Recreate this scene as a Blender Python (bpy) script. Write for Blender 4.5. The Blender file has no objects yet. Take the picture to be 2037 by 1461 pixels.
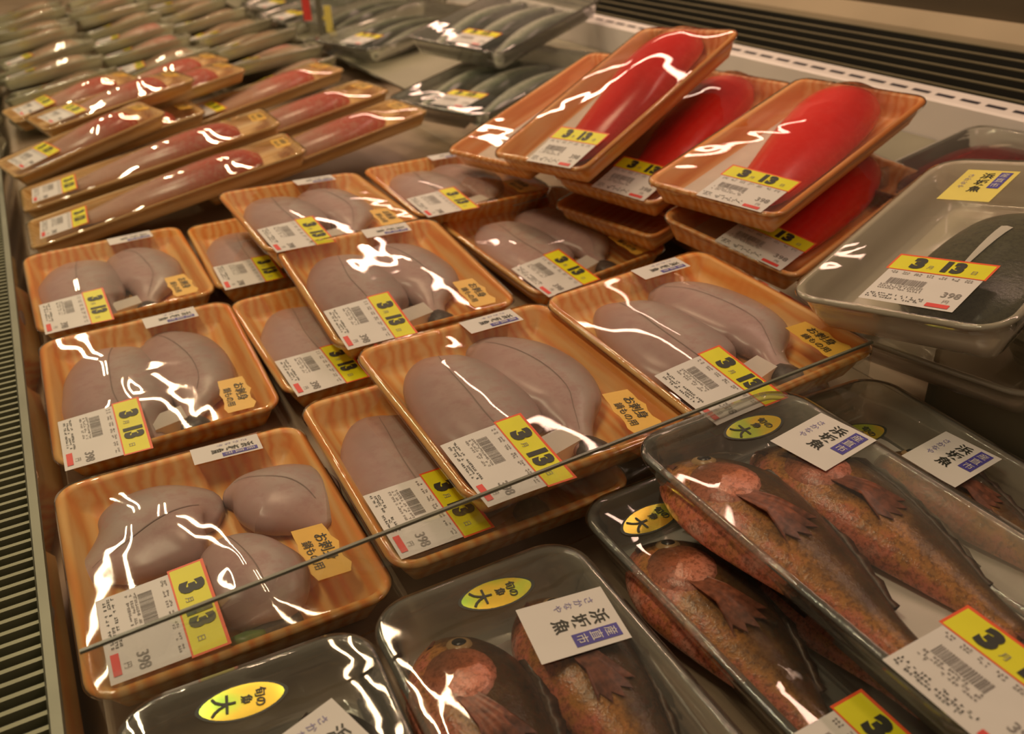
import bpy, math, random
import numpy as np
from mathutils import Matrix, Vector, Euler

SC = bpy.context.scene
COL = SC.collection
rng = random.Random(7)

# ------------------------------------------------------------------ camera
CAMZ = 0.4676
cam_d = bpy.data.cameras.new('camera')
cam = bpy.data.objects.new('camera', cam_d)
COL.objects.link(cam)
Rm = Matrix(((0.88046527, 0.26768886, -0.39131009),
             (-0.47233314, 0.42385512, -0.77281837),
             (-0.04101608, 0.86526846, 0.49962803))).to_4x4()
Rm.translation = Vector((0, 0, CAMZ))
cam.matrix_world = Rm
cam_d.sensor_fit = 'HORIZONTAL'
cam_d.sensor_width = 36.0
cam_d.lens = 1769.52 / 2037 * 36.0
cam_d.clip_start = 0.02
cam_d.dof.use_dof = True
cam_d.dof.focus_distance = 0.68
cam_d.dof.aperture_fstop = 7.0
SC.camera = cam

# ------------------------------------------------------------------ view, world, lights
SC.view_settings.view_transform = 'Standard'
SC.view_settings.look = 'None'
SC.view_settings.exposure = 0.0
SC.view_settings.gamma = 1.0
SC.view_settings.use_curve_mapping = False
SC.cycles.transparent_max_bounces = 24
SC.cycles.max_bounces = 8

W = bpy.data.worlds.new('shop_ambient')
SC.world = W
W.use_nodes = True
bg = W.node_tree.nodes['Background']
bg.inputs['Color'].default_value = (1.0, 0.74, 0.47, 1)
bg.inputs['Strength'].default_value = 0.19


def tube(name, loc, length, power, color, width=0.018, along='Y', tilt=0.0):
    d = bpy.data.lights.new(name, 'AREA')
    d.shape = 'RECTANGLE'
    d.size = width if along == 'Y' else length
    d.size_y = length if along == 'Y' else width
    d.energy = power
    d.color = color
    o = bpy.data.objects.new(name, d)
    o.location = loc
    o.rotation_euler = (0, tilt, 0)
    COL.objects.link(o)
    return o


WARM = (1.0, 0.69, 0.41)
GREEN = (1.0, 0.82, 0.51)
PINK = (1.0, 0.63, 0.47)
for fx, fy in ((-0.55, 1.1), (-0.35, 2.9), (0.55, 2.2), (0.30, 4.0), (-0.2, 5.6)):
    for s in (-0.06, 0.06):
        tube('ceiling_tube', (fx + s, fy, 2.35), 1.25, 7.6, GREEN if fx < 0 else WARM)
for fy in (0.35, 1.7, 3.05):
    tube('case_canopy_tube', (0.98, fy, 1.05), 1.2, 2.8, PINK, 0.03)
for fy in (1.85, 3.1):
    tube('case_back_tube', (1.24, fy, 0.84), 0.8, 1.0, PINK, 0.03)


# ------------------------------------------------------------------ materials
MATS = {}


def nodes_of(name):
    m = bpy.data.materials.new(name)
    m.use_nodes = True
    nt = m.node_tree
    nt.nodes.clear()
    MATS[name] = m
    return m, nt, nt.nodes, nt.links


def N(nt, kind, **kw):
    n = nt.nodes.new(kind)
    for k, v in kw.items():
        if k.startswith('i_'):
            key = k[2:].replace('_', ' ')
            n.inputs[key].default_value = v
        else:
            setattr(n, k, v)
    return n


def ramp(nt, stops):
    r = nt.nodes.new('ShaderNodeValToRGB')
    cr = r.color_ramp
    while len(cr.elements) < len(stops):
        cr.elements.new(0.5)
    for e, (p, c) in zip(cr.elements, stops):
        e.position = p
        e.color = (*c, 1)
    return r


def plain(name, color, rough=0.5, metal=0.0, spec=0.5, var=0.12, scale=40.0):
    m, nt, n, l = nodes_of(name)
    out = N(nt, 'ShaderNodeOutputMaterial')
    b = N(nt, 'ShaderNodeBsdfPrincipled')
    b.inputs['Roughness'].default_value = rough
    b.inputs['Metallic'].default_value = metal
    b.inputs['Specular IOR Level'].default_value = spec
    tc = N(nt, 'ShaderNodeTexCoord')
    nz = N(nt, 'ShaderNodeTexNoise', i_Scale=scale, i_Detail=3.0)
    l.new(tc.outputs['Object'], nz.inputs['Vector'])
    r = ramp(nt, [(0.3, tuple(c * (1 - var) for c in color)), (0.7, tuple(min(1, c * (1 + var)) for c in color))])
    l.new(nz.outputs['Fac'], r.inputs['Fac'])
    l.new(r.outputs['Color'], b.inputs['Base Color'])
    l.new(b.outputs[0], out.inputs['Surface'])
    return m


def wood_mat(name, light, mid, dark):
    """printed wood grain of the foam trays, grain along local Y"""
    m, nt, n, l = nodes_of(name)
    out = N(nt, 'ShaderNodeOutputMaterial')
    b = N(nt, 'ShaderNodeBsdfPrincipled', i_Roughness=0.42)
    tc = N(nt, 'ShaderNodeTexCoord')
    mp = N(nt, 'ShaderNodeMapping')
    mp.inputs['Scale'].default_value = (1.0, 0.13, 1.0)
    l.new(tc.outputs['Object'], mp.inputs['Vector'])
    oi = N(nt, 'ShaderNodeObjectInfo')
    add = N(nt, 'ShaderNodeVectorMath', operation='ADD')
    cmb = N(nt, 'ShaderNodeCombineXYZ')
    l.new(oi.outputs['Random'], cmb.inputs['X'])
    l.new(oi.outputs['Random'], cmb.inputs['Y'])
    l.new(mp.outputs[0], add.inputs[0])
    l.new(cmb.outputs[0], add.inputs[1])
    big = N(nt, 'ShaderNodeTexNoise', i_Scale=16.0, i_Detail=3.0, i_Distortion=1.2)
    l.new(add.outputs[0], big.inputs['Vector'])
    wv = N(nt, 'ShaderNodeTexWave', wave_type='BANDS', bands_direction='X')
    wv.inputs['Scale'].default_value = 26.0
    wv.inputs['Distortion'].default_value = 7.0
    wv.inputs['Detail'].default_value = 2.5
    wv.inputs['Detail Scale'].default_value = 1.6
    l.new(add.outputs[0], wv.inputs['Vector'])
    fine = N(nt, 'ShaderNodeTexNoise', i_Scale=160.0, i_Detail=2.0)
    l.new(add.outputs[0], fine.inputs['Vector'])
    mx = N(nt, 'ShaderNodeMix', data_type='FLOAT')
    mx.inputs[0].default_value = 0.45
    l.new(wv.outputs['Fac'], mx.inputs[2])
    l.new(big.outputs['Fac'], mx.inputs[3])
    mx2 = N(nt, 'ShaderNodeMix', data_type='FLOAT')
    mx2.inputs[0].default_value = 0.22
    l.new(mx.outputs[0], mx2.inputs[2])
    l.new(fine.outputs['Fac'], mx2.inputs[3])
    r = ramp(nt, [(0.22, dark), (0.5, mid), (0.8, light)])
    l.new(mx2.outputs[0], r.inputs['Fac'])
    l.new(r.outputs['Color'], b.inputs['Base Color'])
    l.new(b.outputs[0], out.inputs['Surface'])
    return m


def film_mat(name, tint, rough, refl, bump, scale, stretch=(1, 1, 1), haze=0.0, hazecol=(0.8, 0.8, 0.75)):
    """thin clear plastic: see-through with a Fresnel gloss and small wrinkles"""
    m, nt, n, l = nodes_of(name)
    out = N(nt, 'ShaderNodeOutputMaterial')
    tr = N(nt, 'ShaderNodeBsdfTransparent')
    tr.inputs['Color'].default_value = (*tint, 1)
    gl = N(nt, 'ShaderNodeBsdfGlossy', i_Roughness=rough)
    gl.inputs['Color'].default_value = (1, 1, 1, 1)
    fr = N(nt, 'ShaderNodeFresnel', i_IOR=1.5)
    mul = N(nt, 'ShaderNodeMath', operation='MULTIPLY', use_clamp=True)
    mul.inputs[1].default_value = refl
    tc = N(nt, 'ShaderNodeTexCoord')
    mp = N(nt, 'ShaderNodeMapping')
    mp.inputs['Scale'].default_value = stretch
    nz = N(nt, 'ShaderNodeTexNoise', i_Scale=scale, i_Detail=2.0)
    bp = N(nt, 'ShaderNodeBump', i_Strength=bump, i_Distance=0.004)
    l.new(tc.outputs['Object'], mp.inputs['Vector'])
    l.new(mp.outputs[0], nz.inputs['Vector'])
    l.new(nz.outputs['Fac'], bp.inputs['Height'])
    l.new(bp.outputs[0], gl.inputs['Normal'])
    l.new(fr.outputs[0], mul.inputs[0])
    mix = N(nt, 'ShaderNodeMixShader')
    l.new(mul.outputs[0], mix.inputs['Fac'])
    src = tr.outputs[0]
    if haze > 0:
        df = N(nt, 'ShaderNodeBsdfDiffuse')
        df.inputs['Color'].default_value = (*hazecol, 1)
        hm = N(nt, 'ShaderNodeMixShader')
        hm.inputs['Fac'].default_value = haze
        l.new(tr.outputs[0], hm.inputs[1])
        l.new(df.outputs[0], hm.inputs[2])
        src = hm.outputs[0]
    l.new(src, mix.inputs[1])
    l.new(gl.outputs[0], mix.inputs[2])
    l.new(mix.outputs[0], out.inputs['Surface'])
    return m


def fish_mat(name, stops, spots, spot_fac, rough=0.3, scale=60.0, vmix=0.75, bump=0.25, axis='Y'):
    """colour runs across the body (UV v: one flank to the other) broken up by mottling"""
    m, nt, n, l = nodes_of(name)
    out = N(nt, 'ShaderNodeOutputMaterial')
    b = N(nt, 'ShaderNodeBsdfPrincipled', i_Roughness=rough)
    uv = N(nt, 'ShaderNodeUVMap', uv_map='UVMap')
    sep = N(nt, 'ShaderNodeSeparateXYZ')
    l.new(uv.outputs[0], sep.inputs[0])
    tc = N(nt, 'ShaderNodeTexCoord')
    n1 = N(nt, 'ShaderNodeTexNoise', i_Scale=scale * 0.55, i_Detail=4.0, i_Roughness=0.65)
    n2 = N(nt, 'ShaderNodeTexNoise', i_Scale=scale * 4.0, i_Detail=3.0, i_Roughness=0.7)
    l.new(tc.outputs['Object'], n1.inputs['Vector'])
    l.new(tc.outputs['Object'], n2.inputs['Vector'])
    mx = N(nt, 'ShaderNodeMix', data_type='FLOAT')
    mx.inputs[0].default_value = 1 - vmix
    l.new(sep.outputs[axis], mx.inputs[2])
    l.new(n1.outputs['Fac'], mx.inputs[3])
    r = ramp(nt, stops)
    l.new(mx.outputs[0], r.inputs['Fac'])
    sr = ramp(nt, [(0.46, (0, 0, 0)), (0.64, (1, 1, 1))])
    l.new(n2.outputs['Fac'], sr.inputs['Fac'])
    sm = N(nt, 'ShaderNodeMath', operation='MULTIPLY')
    sm.inputs[1].default_value = spot_fac
    l.new(sr.outputs['Color'], sm.inputs[0])
    cm = N(nt, 'ShaderNodeMix', data_type='RGBA')
    l.new(sm.outputs[0], cm.inputs[0])
    l.new(r.outputs['Color'], cm.inputs[6])
    cm.inputs[7].default_value = (*spots, 1)
    l.new(cm.outputs[2], b.inputs['Base Color'])
    bp = N(nt, 'ShaderNodeBump', i_Strength=bump, i_Distance=0.001)
    l.new(n2.outputs['Fac'], bp.inputs['Height'])
    l.new(bp.outputs[0], b.inputs['Normal'])
    l.new(b.outputs[0], out.inputs['Surface'])
    return m


M_WOOD = wood_mat('wood_print_foam', (0.95, 0.62, 0.25), (0.91, 0.47, 0.125), (0.84, 0.29, 0.04))
M_WOODO = wood_mat('orange_wood_print_foam', (0.94, 0.56, 0.25), (0.90, 0.44, 0.13), (0.80, 0.29, 0.05))
M_WOODP = wood_mat('pale_wood_print_foam', (0.86, 0.64, 0.34), (0.76, 0.50, 0.21), (0.64, 0.36, 0.11))
M_FILM = film_mat('stretch_film', (0.97, 0.97, 0.96), 0.03, 1.1, 0.05, 16.0, (1, 0.45, 1), 0.012)
M_FILMF = film_mat('hazy_stretch_film', (0.94, 0.95, 0.92), 0.07, 1.2, 0.25, 26.0, (1, 0.6, 1), 0.15, (0.84, 0.82, 0.64))
M_CLEAR = film_mat('clear_tray_plastic', (0.97, 0.98, 0.95), 0.05, 1.5, 0.10, 14.0, (1, 1, 1), 0.17, (0.92, 0.88, 0.76))
M_CLEARG = film_mat('milky_tray_plastic', (0.95, 0.96, 0.92), 0.08, 1.1, 0.10, 14.0, (1, 1, 1), 0.55, (0.94, 0.82, 0.66))
M_OLIVEP = film_mat('olive_tray_plastic', (0.90, 0.92, 0.86), 0.10, 1.2, 0.15, 14.0, (1, 1, 1), 0.42, (0.74, 0.71, 0.50))
M_ACRYL = film_mat('acrylic_sheet', (0.985, 0.99, 0.985), 0.02, 0.28, 0.0, 5.0)
M_ACRYLE = plain('acrylic_edge', (0.16, 0.16, 0.12), 0.3)
M_LIP = film_mat('green_acrylic_lip', (0.62, 0.68, 0.55), 0.08, 1.0, 0.05, 10.0, (1, 1, 1), 0.35, (0.36, 0.40, 0.28))
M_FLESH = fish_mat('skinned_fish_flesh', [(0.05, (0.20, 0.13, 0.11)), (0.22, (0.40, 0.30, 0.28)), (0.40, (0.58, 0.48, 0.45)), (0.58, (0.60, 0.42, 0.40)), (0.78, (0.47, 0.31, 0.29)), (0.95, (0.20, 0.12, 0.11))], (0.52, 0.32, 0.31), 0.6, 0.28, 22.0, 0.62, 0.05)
M_TAILD = plain('dark_tail_skin', (0.075, 0.06, 0.055), 0.4, var=0.3, scale=300)
M_SEAM = plain('lateral_seam', (0.36, 0.27, 0.25), 0.5)
M_RED = fish_mat('red_fish_skin', [(0.0, (0.80, 0.16, 0.11)), (0.25, (0.82, 0.030, 0.020)), (0.7, (0.76, 0.014, 0.011)), (1.0, (0.60, 0.008, 0.008))], (0.84, 0.08, 0.06), 0.2, 0.22, 26.0, 0.75, 0.05)
M_PINK = fish_mat('pink_fillet', [(0.20, (0.58, 0.42, 0.34)), (0.42, (0.56, 0.32, 0.25)), (0.58, (0.58, 0.17, 0.12)), (0.78, (0.54, 0.055, 0.035))], (0.62, 0.40, 0.30), 0.45, 0.22, 34.0, 0.72, 0.06, 'X')
M_FAR = fish_mat('brown_red_fillet', [(0.25, (0.44, 0.07, 0.035)), (0.48, (0.50, 0.17, 0.09)), (0.75, (0.46, 0.30, 0.18))], (0.28, 0.14, 0.08), 0.3, 0.25, 30.0, 0.6, 0.08)
M_ROCK = fish_mat('rockfish_skin', [(0.14, (0.80, 0.44, 0.34)), (0.27, (0.70, 0.20, 0.12)), (0.37, (0.58, 0.25, 0.06)), (0.46, (0.27, 0.13, 0.04)), (0.57, (0.11, 0.058, 0.024)), (0.74, (0.035, 0.022, 0.014))], (0.11, 0.035, 0.014), 0.62, 0.20, 78.0, 0.50, 0.5)
M_BLACKF = fish_mat('black_rockfish_skin', [(0.0, (0.20, 0.14, 0.08)), (0.4, (0.06, 0.045, 0.03)), (1.0, (0.02, 0.018, 0.016))], (0.015, 0.012, 0.01), 0.7, 0.25, 55.0, 0.7, 0.5)
M_GILL = fish_mat('gill_cover_skin', [(0.2, (0.20, 0.08, 0.04)), (0.42, (0.46, 0.15, 0.07)), (0.62, (0.66, 0.24, 0.16)), (0.85, (0.70, 0.34, 0.26))], (0.14, 0.045, 0.02), 0.6, 0.2, 78.0, 0.55, 0.4)
M_FIN = plain('dark_fin', (0.10, 0.055, 0.035), 0.4, var=0.5, scale=220)
M_FINR = plain('red_fin', (0.20, 0.065, 0.035), 0.35, var=0.5, scale=200)
M_EYEW = plain('eye_ring', (0.46, 0.30, 0.14), 0.2)
M_EYEB = plain('eye_pupil', (0.02, 0.02, 0.02), 0.1)
M_MACK = fish_mat('silver_blue_skin', [(0.2, (0.74, 0.72, 0.64)), (0.46, (0.56, 0.57, 0.47)), (0.60, (0.20, 0.23, 0.17)), (0.8, (0.05, 0.06, 0.05))], (0.03, 0.04, 0.035), 0.5, 0.16, 70.0, 0.8, 0.1)
M_DRED = fish_mat('dark_red_flesh', [(0.0, (0.20, 0.018, 0.02)), (0.5, (0.15, 0.012, 0.015)), (1.0, (0.09, 0.008, 0.01))], (0.32, 0.05, 0.05), 0.2, 0.2, 40.0, 0.6, 0.2)
M_OLIVE = fish_mat('olive_flatfish_skin', [(0.0, (0.11, 0.095, 0.055)), (0.5, (0.085, 0.08, 0.045)), (1.0, (0.06, 0.055, 0.03))], (0.03, 0.03, 0.018), 0.6, 0.25, 50.0, 0.5, 0.4)
M_LEAF = plain('green_leaf_garnish', (0.16, 0.27, 0.08), 0.35, var=0.35, scale=90)
M_PAD = plain('white_pad', (0.80, 0.74, 0.68), 0.6, var=0.05)
M_PAPER = plain('white_label_paper', (0.69, 0.66, 0.64), 0.45, var=0.02)
M_YEL = plain('yellow_label', (0.76, 0.72, 0.010), 0.4, var=0.04)
M_YELP = plain('pale_yellow_label', (0.80, 0.68, 0.16), 0.4, var=0.04)
M_REDL = plain('red_label_ink', (0.80, 0.10, 0.02), 0.4, var=0.05)
M_REDI = plain('red_ink', (0.72, 0.06, 0.05), 0.5, var=0.1)
M_INK = plain('black_ink', (0.025, 0.028, 0.022), 0.5)
M_GREY = plain('grey_ink', (0.24, 0.22, 0.21), 0.5)
M_BLUE = plain('blue_ink', (0.07, 0.06, 0.34), 0.5, var=0.1)
M_LBLUE = plain('pale_blue_ink', (0.24, 0.22, 0.45), 0.5, var=0.1)
M_ORST = plain('orange_sticker', (0.78, 0.46, 0.07), 0.35, var=0.06)
M_FOIL = None


def foil_mat(name, c0, c1, c2):
    m, nt, n, l = nodes_of(name)
    out = N(nt, 'ShaderNodeOutputMaterial')
    b = N(nt, 'ShaderNodeBsdfPrincipled', i_Roughness=0.25, i_Metallic=0.75)
    tc = N(nt, 'ShaderNodeTexCoord')
    nz = N(nt, 'ShaderNodeTexNoise', i_Scale=34.0, i_Detail=1.0)
    l.new(tc.outputs['Object'], nz.inputs['Vector'])
    r = ramp(nt, [(0.38, c0), (0.50, c1), (0.62, c2)])
    l.new(nz.outputs['Fac'], r.inputs['Fac'])
    l.new(r.outputs['Color'], b.inputs['Base Color'])
    l.new(b.outputs[0], out.inputs['Surface'])
    return m


M_FOIL = foil_mat('green_gold_foil', (0.36, 0.66, 0.10), (0.56, 0.68, 0.09), (0.80, 0.58, 0.08))
M_FOILG = foil_mat('gold_foil', (0.80, 0.62, 0.10), (0.84, 0.58, 0.08), (0.50, 0.62, 0.10))
M_STEEL = plain('brushed_steel', (0.20, 0.20, 0.15), 0.42, 0.5, var=0.1, scale=12)
M_MIRROR = plain('polished_steel', (0.72, 0.68, 0.60), 0.06, 0.95, var=0.06, scale=12)
M_DECK = plain('case_deck', (0.30, 0.22, 0.15), 0.5, 0.1, var=0.2, scale=9)
M_STEP = plain('step_deck', (0.31, 0.29, 0.21), 0.4, 0.15, var=0.15, scale=7)
M_SLAT = plain('grille_slat', (0.24, 0.24, 0.15), 0.45, 0.3, var=0.08, scale=20)
M_BLACK = plain('black_cavity', (0.012, 0.012, 0.010), 0.6)
M_RAIL = plain('white_rail_enamel', (0.80, 0.74, 0.72), 0.35, var=0.05, scale=8)
M_SLOT = plain('slot_dark', (0.03, 0.025, 0.04), 0.5)
M_BEDGE = plain('louver_edge', (0.24, 0.21, 0.13), 0.4, 0.2, var=0.1, scale=10)
M_BLADE = plain('louver_blade', (0.015, 0.014, 0.010), 0.5, 0.2, var=0.1, scale=10)
M_BEIGE = plain('beige_panel', (0.50, 0.40, 0.27), 0.45, var=0.08, scale=5)
M_BROWN = plain('dark_brown_panel', (0.08, 0.06, 0.035), 0.5, var=0.1, scale=5)
M_FLOOR = plain('shop_floor', (0.40, 0.36, 0.30), 0.4, var=0.1, scale=3)


# ------------------------------------------------------------------ mesh helpers
def mesh_obj(name, verts, faces, mats, parent=None, smooth=True, fmat=None, uvs=None):
    me = bpy.data.meshes.new(name)
    me.from_pydata([tuple(map(float, v)) for v in verts], [], [tuple(map(int, f)) for f in faces])
    for m in (mats if isinstance(mats, (list, tuple)) else [mats]):
        me.materials.append(m)
    if fmat is not None:
        me.polygons.foreach_set('material_index', np.array(fmat, dtype=np.int32))
    me.polygons.foreach_set('use_smooth', np.full(len(me.polygons), smooth))
    if uvs is not None:
        ul = me.uv_layers.new(name='UVMap')
        vi = np.empty(len(me.loops), dtype=np.int32)
        me.loops.foreach_get('vertex_index', vi)
        ul.data.foreach_set('uv', np.array(uvs, dtype=np.float32)[vi].ravel())
    me.validate()
    o = bpy.data.objects.new(name, me)
    COL.objects.link(o)
    if parent is not None:
        o.parent = parent
    return o


def thing(name, label, cat, loc=(0, 0, 0), rot=(0, 0, 0), group=None):
    o = bpy.data.objects.new(name, None)
    o.empty_display_size = 0.03
    o.location = loc
    o.rotation_euler = rot
    COL.objects.link(o)
    o['label'] = label
    o['category'] = cat
    if group:
        o['group'] = group
    return o


class MB:
    def __init__(self):
        self.v, self.f, self.m = [], [], []

    def add(self, verts, faces, mi=0):
        b = len(self.v)
        self.v += [tuple(p) for p in verts]
        self.f += [tuple(i + b for i in f) for f in faces]
        self.m += [mi] * len(faces)

    def box(self, x0, x1, y0, y1, z0, z1, mi=0):
        v = [(x0, y0, z0), (x1, y0, z0), (x1, y1, z0), (x0, y1, z0), (x0, y0, z1), (x1, y0, z1), (x1, y1, z1), (x0, y1, z1)]
        f = [(0, 3, 2, 1), (4, 5, 6, 7), (0, 1, 5, 4), (1, 2, 6, 5), (2, 3, 7, 6), (3, 0, 4, 7)]
        self.add(v, f, mi)

    def extrude_y(self, prof, y0, y1, mi=0, close=True):
        """prof: list of (x,z) polygon, swept along Y"""
        k = len(prof)
        v = [(x, y0, z) for x, z in prof] + [(x, y1, z) for x, z in prof]
        f = [(i, (i + 1) % k, k + (i + 1) % k, k + i) for i in range(k if close else k - 1)]
        if close:
            f += [tuple(range(k - 1, -1, -1)), tuple(range(k, 2 * k))]
        self.add(v, f, mi)

    def obj(self, name, mats, parent=None, smooth=False):
        return mesh_obj(name, self.v, self.f, mats, parent, smooth, self.m)


def rrect(w, l, r, n=7):
    r = min(r, w / 2 - 1e-4, l / 2 - 1e-4)
    pts = []
    for cx, cy, a0 in ((w / 2 - r, l / 2 - r, 0), (-w / 2 + r, l / 2 - r, 90), (-w / 2 + r, -l / 2 + r, 180), (w / 2 - r, -l / 2 + r, 270)):
        for i in range(n):
            a = math.radians(a0 + 90 * i / (n - 1))
            pts.append((cx + r * math.cos(a), cy + r * math.sin(a)))
    return pts


def dish(name, w, l, h, r, inset, flange, t, mat, parent, n=7, ribs=False):
    """an open tray: outer wall, rolled rim, inner wall and floor in one closed surface"""
    prof = [(inset + 0.004, 0.0), (inset + 0.001, 0.0012), (inset * 0.62, h * 0.45), (flange * 0.75, h - 0.006), (0.0012, h - 0.0045), (0.0, h - 0.002), (0.0012, h - 0.0002), (0.003, h),
            (flange - 0.001, h - 0.0004), (flange + 0.0012, h - 0.002), (inset * 0.70 + min(t, .004) * 0.8, max(h * 0.45, t + .006)), (inset + min(t, .004) * 0.6, t + 0.003), (inset + min(t, .004) + 0.003, t + 0.0004), (inset + min(t, .004) + 0.009, t)]
    V, F = [], []
    k = 4 * n
    for d, z in prof:
        for (x, y) in rrect(w - 2 * d, l - 2 * d, max(r - d, 0.004), n):
            V.append((x, y, z))
    for a in range(len(prof) - 1):
        for i in range(k):
            j = (i + 1) % k
            F.append((a * k + i, a * k + j, (a + 1) * k + j, (a + 1) * k + i))
    F.append(tuple(range(k - 1, -1, -1)))
    b = (len(prof) - 1) * k
    F.append(tuple(range(b, b + k)))
    return mesh_obj(name, V, F, mat, parent)


def catmull(P, n):
    P = np.array(P, float)
    Q = np.vstack([2 * P[0] - P[1], P, 2 * P[-1] - P[-2]])
    out = []
    m = len(P) - 1
    for t in np.linspace(0, m - 1e-9, n):
        i = int(t)
        u = t - i
        p0, p1, p2, p3 = Q[i:i + 4]
        out.append(0.5 * (2 * p1 + (p2 - p0) * u + (2 * p0 - 5 * p1 + 4 * p2 - p3) * u * u + (3 * p1 - p0 - 3 * p2 + p3) * u ** 3))
    return np.array(out)


class Loft:
    """a lying body: stations (x, y, half width, height); z0 is where its underside rests"""

    def __init__(self, st, z0, ns=30, nc=22, p=2.2, wob=0.0, seed=0):
        S = catmull(st, ns)
        S[:, 2] = np.maximum(S[:, 2], 0.0012)
        S[:, 3] = np.maximum(S[:, 3], 0.0015)
        self.S, self.z0, self.p = S, z0, p
        T = np.gradient(S[:, :2], axis=0)
        T /= np.linalg.norm(T, axis=1)[:, None] + 1e-9
        self.Nn = np.stack([T[:, 1], -T[:, 0]], 1)     # right-hand side of the spine
        r = np.random.RandomState(seed)
        ph = r.rand(3) * 6
        V, F, UV = [], [], []
        for k in range(ns):
            c, w, h = S[k, :2], S[k, 2], S[k, 3]
            for a in range(nc):
                th = 2 * math.pi * a / nc
                s, q = math.cos(th), math.sin(th)
                ss = math.copysign(abs(s) ** (2 / p), s)
                qq = abs(q) ** (2 / p)
                z = z0 + h * (0.34 + 0.66 * qq) if q >= 0 else z0 + h * 0.34 * (1 - qq)
                wv = 1 + wob * math.sin(7 * k / ns * 2 + ph[0] + 3 * th) * 0.5
                xy = c + self.Nn[k] * ss * w * wv
                V.append((xy[0], xy[1], z))
                UV.append((k / (ns - 1), 0.5 + 0.5 * ss))
        for k in range(ns - 1):
            for a in range(nc):
                b = (a + 1) % nc
                F.append((k * nc + a, k * nc + b, (k + 1) * nc + b, (k + 1) * nc + a))
        F.append(tuple(range(nc - 1, -1, -1)))
        F.append(tuple(range((ns - 1) * nc, ns * nc)))
        self.V, self.F, self.UV, self.nc, self.ns = V, F, UV, nc, ns

    def obj(self, name, mat, parent):
        return mesh_obj(name, self.V, self.F, mat, parent, True, None, self.UV)

    def at(self, t, s, lift=0.0):
        """point on the upper surface: t along 0..1, s across -1..1"""
        f = t * (self.ns - 1)
        i = min(int(f), self.ns - 2)
        u = f - i
        S = self.S[i] * (1 - u) + self.S[i + 1] * u
        n = self.Nn[i] * (1 - u) + self.Nn[i + 1] * u
        q = max(0.0, 1 - abs(s) ** self.p) ** (1 / self.p)
        xy = S[:2] + n * s * S[2]
        return np.array([xy[0], xy[1], self.z0 + S[3] * (0.34 + 0.66 * q) + lift])

    def height(self, X, Y):
        H = np.zeros_like(X)
        for k in range(self.ns):
            cx, cy, w, h = self.S[k]
            d2 = ((X - cx) ** 2 + (Y - cy) ** 2) / (w * w)
            H = np.maximum(H, np.where(d2 < 1, self.z0 + h * (0.34 + 0.66 * np.sqrt(np.clip(1 - d2, 0, 1))), 0))
        return H

    def ribbon(self, name, s, t0, t1, width, lift, mat, parent, n=16):
        V, F = [], []
        for i in range(n):
            t = t0 + (t1 - t0) * i / (n - 1)
            V.append(self.at(t, s - width, lift))
            V.append(self.at(t, s, lift * 1.6))
            V.append(self.at(t, s + width, lift))
        for i in range(n - 1):
            for j in (0, 1):
                F.append((3 * i + j, 3 * i + j + 1, 3 * i + j + 4, 3 * i + j + 3))
        return mesh_obj(name, V, F, mat, parent)


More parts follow.
